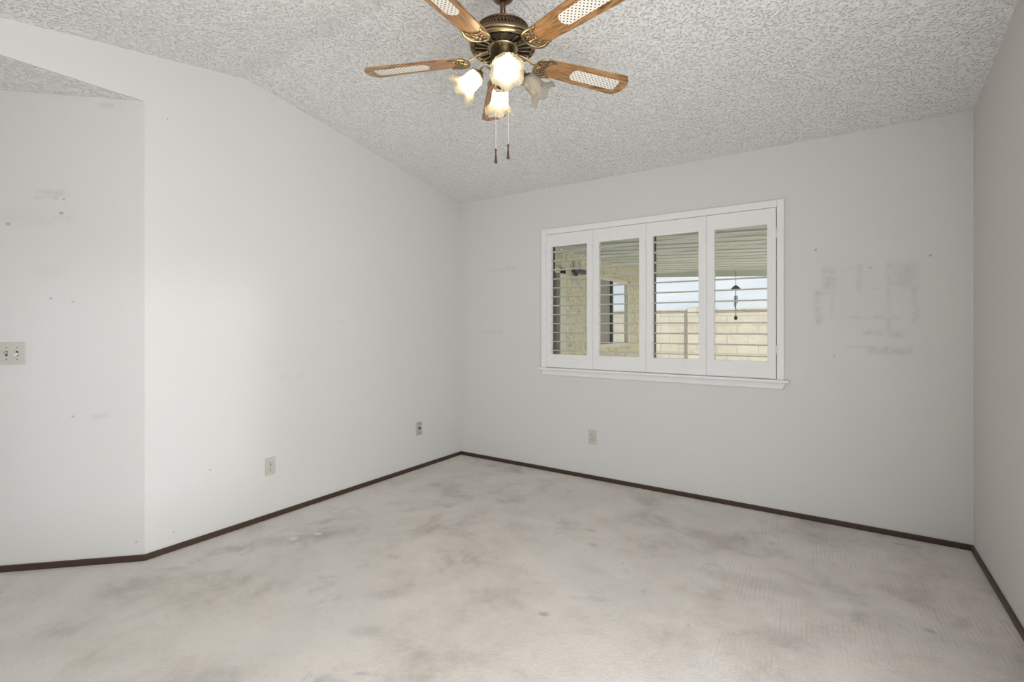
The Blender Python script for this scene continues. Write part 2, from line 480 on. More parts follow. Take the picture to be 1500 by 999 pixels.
def stucco():
    m = NT('beige_stucco')
    v = m.coord()
    h = m.smooth(m.noise(v, 16, 4, .6, .8), .40, .62)
    c = m.mix(m.noise(v, 2, 3), (.93, .87, .70), (.86, .79, .61))
    c = m.mix(m.smooth(m.noise(v, 14, 3, .6, 1.5), .50, .62, 0, .55), c, (.50, .42, .27))
    m.pbsdf(c, .95, 0, m.bump(h, .8, .02))
    return m.m
M['stucco'] = stucco()
def block():
    m = NT('block_wall_tan')
    s = m.sep(m.coord())
    cmb = m.n('CombineXYZ'); m.t.links.new(s[0], cmb.inputs[0]); m.t.links.new(s[2], cmb.inputs[1])
    b = m.n('TexBrick'); b.offset = .5
    m.t.links.new(cmb.outputs[0], b.inputs['Vector'])
    b.inputs['Scale'].default_value = 1.0; b.inputs['Brick Width'].default_value = .40; b.inputs['Row Height'].default_value = .20
    b.inputs['Mortar Size'].default_value = .012; b.inputs['Mortar Smooth'].default_value = .3
    b.inputs['Color1'].default_value = (.70, .655, .56, 1); b.inputs['Color2'].default_value = (.64, .59, .50, 1); b.inputs['Mortar'].default_value = (.50, .46, .39, 1)
    n_ = m.noise(m.coord(), 5, 6, .7)
    c = m.mix(m.smooth(n_, .45, .7, 0, .55), b.outputs['Color'], (.50, .45, .37))
    c = m.mix(m.smooth(m.noise(m.coord(), 2.2, 4, .7), .5, .7, 0, .6), c, (.78, .74, .66))
    m.pbsdf(c, .95, 0, m.bump(m.noise(m.coord(), 40, 3), .5, .01))
    return m.m
M['block'] = block()
M['roofmetal'] = simple('painted_patio_roof', (.66, .71, .66), .5)
M['roofbeam'] = simple('roof_beam_paint', (.66, .68, .62), .5)
M['screen'] = simple('grey_window_screen', (.38, .36, .33), .7)
M['frame_cream'] = simple('cream_window_frame', (.80, .77, .66), .5)

# ------------------------------------------------------------------ room structure
def st(name, mb, mat, parent=None, **kw):
    o = mb.build(name, mat, parent, **kw)
    if not parent: o['kind'] = 'structure'
    return o

st('floor', MB().box((-4.4, YR - .15, -.12), (XR + .15, D + .14, 0)), M['carpet'])

WX0, WX1, WZ0, WZ1 = -2.112, -.350, .890, 2.036     # window hole
T = .14
b = MB()
b.box((XL - .12, D, 0), (WX0, D + T, 2.60)); b.box((WX1, D, 0), (XR + .12, D + T, 2.60))
b.box((WX0, D, 0), (WX1, D + T, WZ0)); b.box((WX0, D, WZ1), (WX1, D + T, 2.60))
st('wall_back', b, M['wall_back'])
# left wall with header over the alcove
def yzprism(pts, x0, x1, mb):
    n = len(pts)
    vs = [(x0, y, z) for y, z in pts] + [(x1, y, z) for y, z in pts]
    fs = [tuple(range(n)), tuple(reversed(range(n, 2*n)))] + [(i, (i+1) % n, (i+1) % n + n, i + n) for i in range(n)]
    return mb.add(vs, fs)
cz = lambda y: ceil_z(y) + .015
b = MB()
yzprism([(YA, 0), (D, 0), (D, cz(D)), (RIDGE_Y, cz(RIDGE_Y)), (YA, cz(YA))], XL, XL - .12, b)
yzprism([(YR, H0), (YA, H0), (YA, cz(YA)), (YR, cz(YR))], XL, XL - .12, b)
st('wall_left', b, M['wall'])
# right wall with opening for the added sliding door
b = MB()
yzprism([(DOOR_Y1, 0), (D, 0), (D, cz(D)), (RIDGE_Y, cz(RIDGE_Y)), (DOOR_Y1, cz(DOOR_Y1))], XR, XR + .12, b)
yzprism([(YR, 0), (DOOR_Y0, 0), (DOOR_Y0, cz(DOOR_Y0)), (YR, cz(YR))], XR, XR + .12, b)
yzprism([(DOOR_Y0, DOOR_H), (DOOR_Y1, DOOR_H), (DOOR_Y1, cz(DOOR_Y1)), (DOOR_Y0, cz(DOOR_Y0))], XR, XR + .12, b)
st('wall_right', b, M['wall_right'])
st('wall_rear', MB().box((-4.4, YR - .12, 0), (XR + .12, YR, 2.7)), M['wall'])
# alcove wall at 45 degrees
L = 1.5; q = L / math.sqrt(2); t_ = .12 / math.sqrt(2)
b = MB().prism([(XL, YA), (XL - t_, YA + t_), (XL - q - t_, YA - q + t_), (XL - q, YA - q)], (0, 2.46))
st('wall_alcove', b, M['wall_alcove'])
b = MB().box((XL - q - .12, YR - .12, 0), (XL - q, YA - q + .05, 2.46))
st('wall_alcove_side', b, M['wall'])

# ceilings : popcorn slabs whose undersides carry real lumps
def lumpy(nx, ny, fn, seed=1, amp=.006):
    rng = np.random.default_rng(seed)
    def vn(sx, sy):     # value noise on the grid
        gx = int(nx / sx) + 3; gy = int(ny / sy) + 3
        g = rng.random((gx, gy)); X = np.arange(nx) / sx; Y = np.arange(ny) / sy
        xi = X.astype(int); yi = Y.astype(int); fx = (X - xi)[:, None]; fy = (Y - yi)[None, :]
        fx = fx*fx*(3-2*fx); fy = fy*fy*(3-2*fy)
        a = g[xi][:, yi]; b_ = g[xi+1][:, yi]; c_ = g[xi][:, yi+1]; d_ = g[xi+1][:, yi+1]
        return (a*(1-fx)+b_*fx)*(1-fy)+(c_*(1-fx)+d_*fx)*fy
    return (vn(2.2, 2.2) * .65 + vn(4.5, 4.5) * .35) * amp
def ceiling_sheet(name, x0, x1, y0, y1, zfun, step, seed, mask=None):
    nx = int((x1 - x0) / step) + 1; ny = int((y1 - y0) / step) + 1
    X = np.linspace(x0, x1, nx); Y = np.linspace(y0, y1, ny)
    hh = lumpy(nx, ny, None, seed)
    Z = np.array([zfun(y) for y in Y])[None, :] - hh + .003
    P = np.empty((nx, ny, 3)); P[..., 0] = X[:, None]; P[..., 1] = Y[None, :]; P[..., 2] = Z
    top = P.copy(); top[..., 2] = np.array([zfun(y) for y in Y])[None, :] + .10
    idx = np.arange(nx * ny).reshape(nx, ny)
    f = np.stack([idx[:-1, :-1], idx[:-1, 1:], idx[1:, 1:], idx[1:, :-1]], -1).reshape(-1, 4)
    N = nx * ny
    # top slab : corners only, joined round the rim by a skirt
    tv = [(x0, y0), (x1, y0), (x1, y1), (x0, y1)]
    verts = P.reshape(-1, 3)
    extra = np.array([(x, y, zfun(y) + .10) for x, y in tv])
    verts = np.vstack([verts, extra])
    rims = [list(idx[:, 0]), list(idx[-1, :]), list(idx[:, -1][::-1]), list(idx[0, :][::-1])]
    faces = f.tolist()
    if zfun(y0) == zfun(y1):
        for k, rm in enumerate(rims):
            faces.append([int(r) for r in rm] + [N + (k + 1) % 4, N + k])
    else:                       # vaulted: a coarse top sheet following the ridge
        extra = np.array([(x, y, zfun(y) + .10) for x in (x0, x1) for y in (y0, RIDGE_Y, y1)])
        verts = np.vstack([verts[:N], extra])
        faces.append([N, N + 1, N + 4, N + 3]); faces.append([N + 1, N + 2, N + 5, N + 4])
        faces.append([int(r) for r in rims[0]] + [N + 3, N]); faces.append([int(r) for r in rims[2]] + [N + 2, N + 5])
        faces.append([int(r) for r in rims[1]] + [N + 5, N + 4, N + 3]); faces.append([int(r) for r in rims[3]] + [N, N + 1, N + 2])
    if zfun(y0) == zfun(y1): faces.append([N, N+1, N+2, N+3])
    me = bpy.data.meshes.new(name)
    me.from_pydata(verts.tolist(), [], faces)
    me.polygons.foreach_set('use_smooth', [True] * len(f) + [False] * (len(faces) - len(f)))
    me.materials.append(M['popcorn']); me.update()
    o = bpy.data.objects.new(name, me); col.objects.link(o); o['kind'] = 'structure'
    return o
ceiling_sheet('ceiling', XL - .1, XR + .1, YR - .1, D + .1, ceil_z, .0066, 3)
ceiling_sheet('ceiling', -4.3, XL - .02, YR - .1, YA + .04, lambda y: H0, .008, 5)

# baseboards
BH, BT = .032, .013
st('baseboard_back', MB().box((XL, D - BT, 0), (XR, D, BH)), M['baseboard'], bevel=.003)
st('baseboard_left', MB().box((XL, YA, 0), (XL + BT, D - BT, BH)), M['baseboard'], bevel=.003)
st('baseboard_right', MB().box((XR - BT, DOOR_Y1 + .06, 0), (XR, D - BT, BH)), M['baseboard'], bevel=.003)
n45 = BT / math.sqrt(2)
st('baseboard_alcove', MB().prism([(XL, YA), (XL - q, YA - q), (XL - q + n45, YA - q - n45), (XL + BT, YA - .006 + .0), (XL + BT, YA)], (0, BH)), M['baseboard'], bevel=.003)

# unseen sliding glass door added beside the camera to supply daylight
dr = empty('added_door', (XR + .06, (DOOR_Y0 + DOOR_Y1) / 2, 0)); dr['kind'] = 'structure'
hw = (DOOR_Y1 - DOOR_Y0) / 2
b = MB()
b.box((-.05, -hw, 0), (.05, -hw + .05, DOOR_H)); b.box((-.05, hw - .05, 0), (.05, hw, DOOR_H))
b.box((-.05, -hw, DOOR_H - .05), (.05, hw, DOOR_H)); b.box((-.05, -hw, 0), (.05, hw, .04)); b.box((-.02, -.03, .04), (.02, .03, DOOR_H - .05))
st('added_door_frame', b, M['alu_dark'], dr)
st('door_glass', MB().box((.0, -hw + .05, .04), (.006, hw - .05, DOOR_H - .05)), M['glass'], dr)

# unseen porch roof added to keep direct sun off the room floor
st('added_sun_blocker', MB().box((XR + .12, -3.5, 2.18), (XR + 4.4, 3.3, 2.30)), M['trimwhite'])
st('ground_porch', MB().box((XR + .15, -4, -.12), (XR + 5, 3.6, -.06)), M['concrete'])
# ------------------------------------------------------------------ window 1
win = empty('window_1', ((WX0 + WX1) / 2, D, WZ0)); win['kind'] = 'structure'
wx, wy, wz = win.location
def W(mb): 
    mb.v = [(x - wx, y - wy, z - wz) for x, y, z in mb.v]; return mb
CW = .046
b = MB()
x0, x1, z0, z1 = WX0, WX1, WZ0, WZ1
b.box((x0 - CW, D - .020, z0), (x0 + .003, D, z1 + CW)); b.box((x1 - .003, D - .020, z0), (x1 + CW - .006, D, z1 + CW))
b.box((x0 + .003, D - .020, z1 - .003), (x1 - .003, D, z1 + CW))
st('window_casing', W(b), M['trimwhite'], win, bevel=.004)
b = MB().box((x0 - .062, D - .052, .872), (x1 + .072, D + .02, WZ0 + .002))
st('window_sill', W(b), M['trimwhite'], win, bevel=.006)
b = MB()
pr = [(x0 - .035, D - .018, .829), (x1 + .030, D - .018, .829), (x1 + .052, D - .018, .872), (x0 - .045, D - .018, .872)]
vs = pr + [(x, D, z) for x, y, z in pr]
b.add(vs, [(0,1,2,3), (7,6,5,4), (0,4,5,1), (1,5,6,2), (2,6,7,3), (3,7,4,0)])
st('window_apron', W(b), M['trimwhite'], win, bevel=.004)
b = MB()   # reveal lining
b.box((x0, D, z0), (x0 + .006, D + T, z1)); b.box((x1 - .006, D, z0), (x1, D + T, z1))
b.box((x0, D, z1 - .006), (x1, D + T, z1)); b.box((x0, D, z0), (x1, D + T, z0 + .006))
st('window_jamb', W(b), M['trimwhite'], win)
b = MB(); fy0, fy1 = D + .055, D + .105
b.box((x0 + .006, fy0, z0 + .006), (x0 + .024, fy1, z1 - .006)); b.box((x1 - .04, fy0, z0 + .006), (x1 - .006, fy1, z1 - .006))
b.box((x0 + .024, fy0, z1 - .045), (x1 - .04, fy1, z1 - .006)); b.box((x0 + .024, fy0, z0 + .006), (x1 - .04, fy1, z0 + .05))
xm = -1.220
b.box((xm - .028, fy0, z0 + .05), (xm + .028, fy1, z1 - .045))
st('window_frame', W(b), M['alu_dark'], win)
st('window_glass', W(MB().box((x0 + .024, fy0 + .02, z0 + .05), (x1 - .04, fy0 + .024, z1 - .045))), M['glass'], win)

# plantation shutters : four bifold leaves, each a thing of its own
PW = (x1 - x0 - .010) / 4
def make_shutter():
    root = empty('window_shutter')
    SW, RT, RB, Th = .0525, .105, .112, .028
    h = z1 - z0 - .012
    w = PW - .002
    b = MB()
    b.box((0, 0, 0), (SW, Th, h)); b.box((w - SW, 0, 0), (w, Th, h))
    b.box((SW, 0, h - RT), (w - SW, Th, h)); b.box((SW, 0, 0), (w - SW, Th, RB))
    b.build('shutter_frame', M['trimwhite'], root)
    prof = []
    for k in range(12):
        a = 2 * PI * k / 12
        prof.append((.0315 * math.cos(a), .0045 * math.sin(a) ))
    lv = MB(); n = len(prof)
    vs = [(SW + .002, y, z) for y, z in prof] + [(w - SW - .002, y, z) for y, z in prof]
    lv.add(vs, [tuple(range(n)), tuple(reversed(range(n, 2*n)))])
    lv.add(vs, [(i, (i+1) % n, (i+1) % n + n, i + n) for i in range(n)], True)
    first = None
    for k in range(12):
        zz = 1.040 + .0762 * k - (z0 + .006)
        if first is None:
            first = lv.build('louver', M['louver'], root); o = first
        else:
            o = first.copy(); col.objects.link(o); o.parent = root
        o.location = (0, Th / 2, zz); o.rotation_euler = (math.radians(-3), 0, 0)
    return root, w, h
sh0, sw_, shh = make_shutter()
labels = ['white louvered shutter leaf at the left end, beside the left window casing',
          'white louvered shutter leaf second from the left, in front of the stucco wall window',
          'white louvered shutter leaf third from the left, right of the window centre',
          'white louvered shutter leaf at the right end, with the hanging ornament seen through it']
for i in range(4):
    o = sh0 if i == 0 else copy_tree(sh0)
    o.location = (x0 + .005 + i * PW, D - .018, z0 + .006)
    S(o, labels[i], 'shutter', 'louvered shutter leaves in the window')
    if i in (0, 3):
        for hz in (.16, shh - .20):
            xx = -.003 if i == 0 else sw_ + .003
            hb = MB().tube([(xx, -.003, hz), (xx, -.003, hz + .065)], .0045, 8)
            hb.build('hinge', M['trimwhite'], o)

# ------------------------------------------------------------------ wall plates
def outlet(name, loc, rz, label, kind):
    root = empty(name, loc, (0, 0, rz))      # local: plate in XZ plane, -Y towards the room
    pm = M['plate_ivory'] if kind != 'jack' else M['plate_grey']
    w = .070 if kind != 'switch' else .116
    MB().box((-w/2, -.006, -.057), (w/2, 0, .057)).build('cover_plate', pm, root, bevel=.003)
    if kind == 'outlet':
        for s in (-1, 1):
            r = MB().box((-.017, -.009, s*.0195 - .0145), (.017, -.0055, s*.0195 + .0145)).build('receptacle', pm, root, bevel=.003)
            sl = MB()
            sl.box((-.0085, -.0096, s*.0195 - .001), (-.0060, -.0085, s*.0195 + .009)); sl.box((.0060, -.0096, s*.0195 - .001), (.0080, -.0085, s*.0195 + .008))
            sl.box((-.003, -.0096, s*.0195 - .011), (.003, -.0085, s*.0195 - .005))
            sl.build('slots', M['slot'], r)
        MB().lathe([(.0, -.0005), (.003, 0), (.003, .001), (0, .0015)], 10, Matrix.Rotation(PI/2, 4, 'X')).build('screw', M['screw'], root, loc=(0, -.0065, 0))
    elif kind == 'jack':
        for z in (-.0415, .0415):
            MB().lathe([(.0045, 0), (.0045, .002), (0, .0025)], 10, Matrix.Rotation(PI/2, 4, 'X')).build('screw', M['slot'], root, loc=(0, -.0055, z))
        MB().lathe([(.010, 0), (.010, .003), (.006, .004), (.006, .012), (.003, .012), (.003, .006)], 14, Matrix.Rotation(PI/2, 4, 'X')).build('coax_connector', M['slot'], root, loc=(0, -.006, .003))
    else:
        for i, sx in enumerate((-.023, .023)):
            MB().box((sx - .0055, -.0066, -.0125), (sx + .0055, -.0055, .0125)).build('switch_slot', M['slot'], root)
            up = 1 if i == 1 else -1
            Mx = Matrix.Translation((sx, -.006, 0)) @ Matrix.Rotation(math.radians(28 * up), 4, 'X')
            MB().box((-.0045, -.017, -.005), (.0045, .0, .005), Mx).build('toggle', M['trimwhite'] if i else M['plate_grey'], root, bevel=.001)
            for z in (-.030, .030):
                MB().lathe([(.0035, 0), (.0035, .001), (0, .0015)], 10, Matrix.Rotation(PI/2, 4, 'X')).build('screw', M['screw'], root, loc=(sx, -.006, z))
    S(root, label, {'outlet': 'outlet', 'jack': 'wall plate', 'switch': 'light switch'}[kind])
    return root
outlet('wall_outlet', (-1.682, D, .343), 0, 'ivory duplex outlet low on the back wall below the window', 'outlet')
outlet('wall_outlet', (XL, 1.752, .337), PI/2, 'ivory duplex outlet low on the left wall, nearer the alcove corner', 'outlet')
outlet('cable_jack_plate', (XL, 3.10, .350), PI/2, 'narrow grey beige jack plate on left wall near the back corner', 'jack')
outlet('light_switch', (-3.4945, .6425, 1.105), PI/4, 'beige double toggle light switch plate on the alcove wall', 'switch')

# ------------------------------------------------------------------ ceiling fan
FX, FY, FZ, FR = -1.166, 1.663, 2.36, .620
fan = empty('ceiling_fan', (FX, FY, ceil_z(FY)))
S(fan, 'five-blade oak ceiling fan with cane insets and brass four-light kit, hanging from the vaulted ceiling', 'ceiling fan')
fz0 = ceil_z(FY)
def F(mb, name, mat, parent=fan, bevel=0, loc=(0,0,0), rot=(0,0,0)):
    """mesh given around the fan axis with true heights"""
    mb.v = [(x, y, z - fz0) for x, y, z in mb.v]
    return mb.build(name, mat, parent, loc=loc, rot=rot, bevel=bevel)
F(MB().lathe([(.0, 2.80), (.066, 2.80), (.068, 2.72), (.066, 2.67), (.058, 2.63), (.042, 2.602), (.024, 2.588), (0, 2.585)], 32), 'canopy', M['brass_dark'])
F(MB().lathe([(.0115, 2.65), (.0115, 2.52)], 16), 'downrod', M['brass_dark'])
F(MB().lathe([(0, 2.530), (.022, 2.528), (.03, 2.512), (.06, 2.498), (.094, 2.484), (.108, 2.474), (.109, 2.471), (.104, 2.469),
              (.122, 2.436), (.128, 2.434), (.1335, 2.428), (.136, 2.420), (.134, 2.412), (.126, 2.406), (.10, 2.402), (0, 2.402)], 48), 'motor_housing', M['brass_dark'])
# lattice band round the drum
b = MB()
N = 54
for k in range(N):
    for sgn in (1, -1):
        a = 2 * PI * k / N
        p0 = Vector((.1240 * math.cos(a), .1240 * math.sin(a), 2.437)); a2 = a + sgn * .10
        p1 = Vector((.1070 * math.cos(a2), .1070 * math.sin(a2), 2.469))
        b.tube([p0, (p0 + p1) / 2 * 1.0, p1], .0018, 5)
F(b, 'lattice_band', M['brass_dark'])
F(MB().lathe([(.122, 2.419), (.1375, 2.4185), (.1395, 2.414), (.138, 2.408), (.122, 2.4075)], 48, cap=False), 'rim_ring', M['brass'])
# vented underside : cavity disc, painted dark for shade between the radial ribs
F(MB().lathe([(0, 2.4010), (.118, 2.4010), (.118, 2.3985), (0, 2.3985)], 40), 'vent_shade_disc', M['vent_shade'])
b = MB(); N = 22
for k in range(N):
    a = 2 * PI * (k + .5) / N
    R_ = Matrix.Rotation(a, 4, 'Z')
    b.prism([(.062, -.0028), (.128, -.0062), (.128, .0062), (.062, .0028)], (2.391, 2.3995), R_)
b.lathe([(.118, 2.405), (.137, 2.405), (.137, 2.397), (.131, 2.391), (.118, 2.391), (.118, 2.405)], 44, cap=False)
b.lathe([(.050, 2.401), (.066, 2.401), (.068, 2.391), (.062, 2.387), (.050, 2.387)], 36, cap=False)
F(b, 'vent_ring', M['brass'])
# switch housing
F(MB().lathe([(0, 2.400), (.048, 2.400), (.0505, 2.395), (.0505, 2.320), (.0525, 2.317), (.0525, 2.309), (.050, 2.306), (.048, 2.28), (.040, 2.263), (.022, 2.254), (.012, 2.246), (.012, 2.240), (.006, 2.230), (0, 2.228)], 36), 'switch_housing', M['pewter'])
camaz = math.atan2(-FY, -FX)
for da in (-.28, .28, PI - .28, PI + .28):
    a = camaz + da
    MB().lathe([(.0035, 0), (.0035, .0015), (0, .002)], 8, Matrix.Rotation(PI/2, 4, 'Y')).build('screw', M['screw'], fan, loc=(.0503 * math.cos(a), .0503 * math.sin(a), 2.388 - fz0), rot=(0, 0, a))

# blades and blade irons (local x = outwards)
PITCHB = math.radians(-11)
def blade_outline(r0, r1, w0, w1):
    pts = []
    # rounded root
    for k in range(9):
        a = PI / 2 + PI * k / 8
        pts.append((r0 + .035 + .035 * math.cos(a), w0 / 2 * math.sin(a)))
    pts = pts[:]                                    # from +w0 over root to -w0
    c = .035
    pts += [(r1 - c - .004, -w1 / 2), (r1 - c + .004, -w1 / 2 + .003), (r1 - .010, -w1 / 2 + .028), (r1 - .007, -w1/2 + .034), (r1, 0), (r1 - .007, w1/2 - .034), (r1 - .010, w1 / 2 - .028), (r1 - c + .004, w1 / 2 - .003), (r1 - c - .004, w1 / 2)]
    return pts
def make_blade():
    o = MB().prism(blade_outline(.158, FR, .098, .132), (-.003, .003)).build('fan_blade', M['oak'], fan, bevel=.0015)
    x0, x1, hw_ = .325, .570, .031
    pts = []
    for k in range(9):
        a = PI / 2 + PI * k / 8
        pts.append((x0 + .024 + .024 * math.cos(a), hw_ * math.sin(a)))
    pts += [(x1 - .012, -hw_ - .002), (x1 - .003, -hw_ + .003), (x1, -hw_ + .013), (x1, hw_ - .013), (x1 - .003, hw_ - .003), (x1 - .012, hw_ + .002)]
    MB().prism(pts, (-.0042, -.0029)).build('cane_inset', M['cane'], o)
    MB().prism(pts, (.0029, .0042)).build('cane_inset', M['cane'], o)
    return o
def make_iron():
    b = MB()
    # stem dropping from the motor to the blade
    st_ = catmull([(.060, 0, .028), (.085, 0, .026), (.115, 0, .016), (.140, 0, .004), (.165, 0, -.006)], 5)
    b.tube(st_, [.0075 + .001 * math.sin(i) for i in range(len(st_))], 8, flat=.6)
    zz = -.0075
    for s in (1, -1):
        # outer crescent horn hugging the blade root
        P = catmull([(.150, 0, zz), (.152, s*.020, zz), (.162, s*.038, zz), (.182, s*.049, zz), (.205, s*.050, zz), (.226, s*.044, zz), (.236, s*.050, zz)], 6)
        n = len(P)
        b.tube(P, [.0045 + .0035 * math.sin(PI * min(1, i / n * 1.15)) for i in range(n)], 8, flat=.55)
        # inner scroll
        P = catmull([(.160, 0, zz), (.176, s*.010, zz), (.190, s*.022, zz), (.192, s*.036, zz), (.180, s*.040, zz), (.172, s*.031, zz), (.178, s*.025, zz)], 6)
        b.tube(P, .0032, 7, flat=.7)
        # scalloped inner edge out to the horn tip
        P = catmull([(.200, 0, zz), (.197, s*.012, zz), (.204, s*.022, zz), (.200, s*.032, zz), (.214, s*.040, zz), (.230, s*.048, zz)], 6)
        b.tube(P, .0034, 7, flat=.6)
        # leaf curl
        P = catmull([(.206, s*.047, zz), (.214, s*.036, zz), (.208, s*.030, zz)], 6)
        b.tube(P, .0028, 6, flat=.7)
    b.tube([(.155, 0, zz), (.180, 0, zz), (.203, 0, zz)], [.006, .004, .0055], 8, flat=.7)
    b.lathe([(0, -.014), (.008, -.012), (.010, -.006), (.0, -.004)], 12, Matrix.Translation((.168, 0, 0)))
    o = b.build('blade_iron', M['brass'], fan)
    for sx, sy in ((.178, .026), (.178, -.026), (.203, 0)):
        MB().lathe([(0, -.013), (.004, -.012), (.005, -.009), (0, -.008)], 8).build('screw', M['brass'], o, loc=(sx, sy, 0))
    return o
bl0 = make_blade(); ir0 = make_iron()
for k in range(5):
    az = math.radians(129.8 + 72 * k)
    o = bl0 if k == 0 else copy_tree(bl0, fan)
    i_ = ir0 if k == 0 else copy_tree(ir0, fan)
    for x in (o, i_):
        x.location = (0, 0, FZ - fz0)
    R_ = Matrix.Rotation(az, 4, 'Z') @ Matrix.Rotation(PITCHB, 4, 'X')
    o.rotation_euler = R_.to_euler(); i_.rotation_euler = R_.to_euler()

# light kit
cdir = Vector((FX, FY, 0)).normalized(); rdir = Vector((cdir.y, -cdir.x, 0))   # away from camera ; to the right
fwd = Vector((-math.sin(YAW), math.cos(YAW), 0)); rgt = Vector((math.cos(YAW), math.sin(YAW), 0))
def shade_profile():
    pr = [(.0175, 0.0), (.024, .004), (.031, .014), (.0345, .028), (.035, .043), (.0355, .058), (.0385, .070), (.045, .081), (.0535, .090), (.060, .096), (.063, .099)]
    return pr
def rf(t, a, r):
    k = max(0, (t - .45) / .55)
    return (r * (1 + .085 * k * abs(math.cos(3 * a)) + .02 * k * math.cos(24 * a)), .009 * k * k * math.cos(6 * a))
for k, base in enumerate((-fwd, rgt, fwd, -rgt)):
    aa = math.radians(7)
    d = (Matrix.Rotation(aa, 3, 'Z') @ base)
    az = math.atan2(d.y, d.x)
    zz = lambda z: z - fz0
    arm = MB().tube(catmull([(.040, 0, zz(2.278)), (.052, 0, zz(2.303)), (.070, 0, zz(2.317)), (.088, 0, zz(2.310)), (.097, 0, zz(2.294))], 5), .0042, 8)
    ao = arm.build('light_arm', M['brass'], fan, rot=(0, 0, az))
    tilt = math.radians(45)
    # local frame : +Z along the shade axis (out and down)
    Mh = Matrix.Translation(Vector((d.x * .098, d.y * .098, zz(2.284)))) @ Matrix.Rotation(az, 4, 'Z') @ Matrix.Rotation(PI / 2 + tilt, 4, 'Y')
    def put(o, par=fan):
        o.matrix_local = Mh if par is fan else Matrix.Identity(4)
        return o
    fit = put(MB().lathe([(0, -.014), (.010, -.013), (.013, -.006), (.021, -.002), (.0265, .003), (.0275, .014), (.026, .016), (.0245, .006), (0, .001)], 24).build('shade_holder', M['brass'], fan))
    for j in range(3):
        a = 2 * PI * j / 3 + .5
        sc = MB().tube([(.027 * math.cos(a), .027 * math.sin(a), .009), (.036 * math.cos(a), .036 * math.sin(a), .009)], [.0022, .0034], 6)
        sc.build('thumbscrew', M['brass'], fit)
    sh = MB().lathe(shade_profile(), 72, cap=False, rfun=rf)
    so = put(sh.build('tulip_shade', M['shade'], fan))
    if k == 1: so['label'] = 'unlit white tulip glass shade'
    sm = so.modifiers.new('solid', 'SOLIDIFY'); sm.thickness = .0022; sm.offset = 0
    bu = MB().lathe([(0, .006), (.010, .007), (.011, .020), (.015, .030), (.0205, .042), (.0235, .054), (.0225, .066), (.016, .075), (.008, .079), (0, .080)], 24)
    put(bu.build('light_bulb', M['bulb_off'] if k == 1 else M['bulb_on'], fan))

# pull chains
for lat, back, ztop, zbot in ((-.029, .020, 2.25, 1.917), (.0225, .020, 2.25, 1.935)):
    p = rgt * lat + fwd * back * 0 + (-fwd) * .010
    b = MB()
    n = int((ztop - zbot - .05) / .0046)
    b.tube([(p.x, p.y, ztop - fz0), (p.x, p.y, zbot + .05 - fz0)], .0007, 5)
    for j in range(n):
        z = ztop - j * .0046 - fz0
        b.lathe([(0, z - .0019), (.0017, z), (0, z + .0019)], 5, Matrix.Translation((p.x, p.y, 0)), smooth=True)
    ch = b.build('pull_chain', M['chain'], fan)
    MB().lathe([(0, .060), (.003, .060), (.0048, .056), (.0048, .052), (.0028, .049), (.0036, .046), (.0032, .040), (.0055, .010), (.0065, .003), (.006, 0), (0, 0)], 14,
               Matrix.Translation((p.x, p.y, zbot - fz0))).build('chain_pendant', M['brass_dark'], ch)

# ------------------------------------------------------------------ outside
GZ = -.12
st('ground', MB().box((-14, D + T, GZ - .1), (12, 20, GZ)), M['dirt'])
S(MB().box((-3.0, D + T, GZ), (1.5, 8.8, GZ + .03)).build('patio_slab', M['concrete']), kind='structure')
# stucco wing of the house, wall face at X=-3
SX = -3.0
wing = empty('house_wing', (SX, 6.2, GZ)); S(wing, 'beige stucco house wing outside, seen through the two left shutter leaves', 'building')
def V(mb): mb.v = [(x - SX, y - 6.2, z - GZ) for x, y, z in mb.v]; return mb
wy0, wy1, wz0_, wz1_ = 6.75, 8.00, .93, 2.01
sd0, sd1 = 4.05, 5.68
b = MB()
b.box((SX - .2, D + T, GZ), (SX, sd0, 2.24)); b.box((SX - .2, sd0, 2.0), (SX, sd1, 2.24)); b.box((SX - .2, sd1, GZ), (SX, wy0, 2.24))
b.box((SX - .2, wy0, GZ), (SX, wy1, wz0_)); b.box((SX - .2, wy0, wz1_), (SX, wy1, 2.24)); b.box((SX - .2, wy1, GZ), (SX, 8.95, 2.24))
V(b).build('stucco_wall', M['stucco'], wing)
V(MB().box((SX - 1.5, D + T, GZ), (SX - 1.4, 8.9, 2.24))).build('stucco_wall', M['stucco'], wing)
# its window : cream frame, grey screen half, reflecting pane half
b = MB()
b.box((SX - .05, wy0, wz0_), (SX + .015, wy0 + .03, wz1_)); b.box((SX - .05, wy1 - .05, wz0_), (SX + .015, wy1, wz1_))
b.box((SX - .05, wy0, wz1_ - .05), (SX + .015, wy1, wz1_)); b.box((SX - .05, wy0, wz0_), (SX + .03, wy1, wz0_ + .05))
fr = V(b).build('window_frame', M['frame_cream'], wing)
V(MB().box((SX - .03, wy0 + .03, wz0_ + .05), (SX - .02, 7.25, wz1_ - .05))).build('window_screen', M['screen'], wing)
V(MB().box((SX - .03, 7.25, wz0_ + .05), (SX + .01, 7.31, wz1_ - .05))).build('window_mullion', M['alu_dark'], wing)
V(MB().box((SX - .03, 7.31, wz0_ + .05), (SX - .02, wy1 - .05, wz1_ - .05))).build('window_pane', M['reflective'], wing)
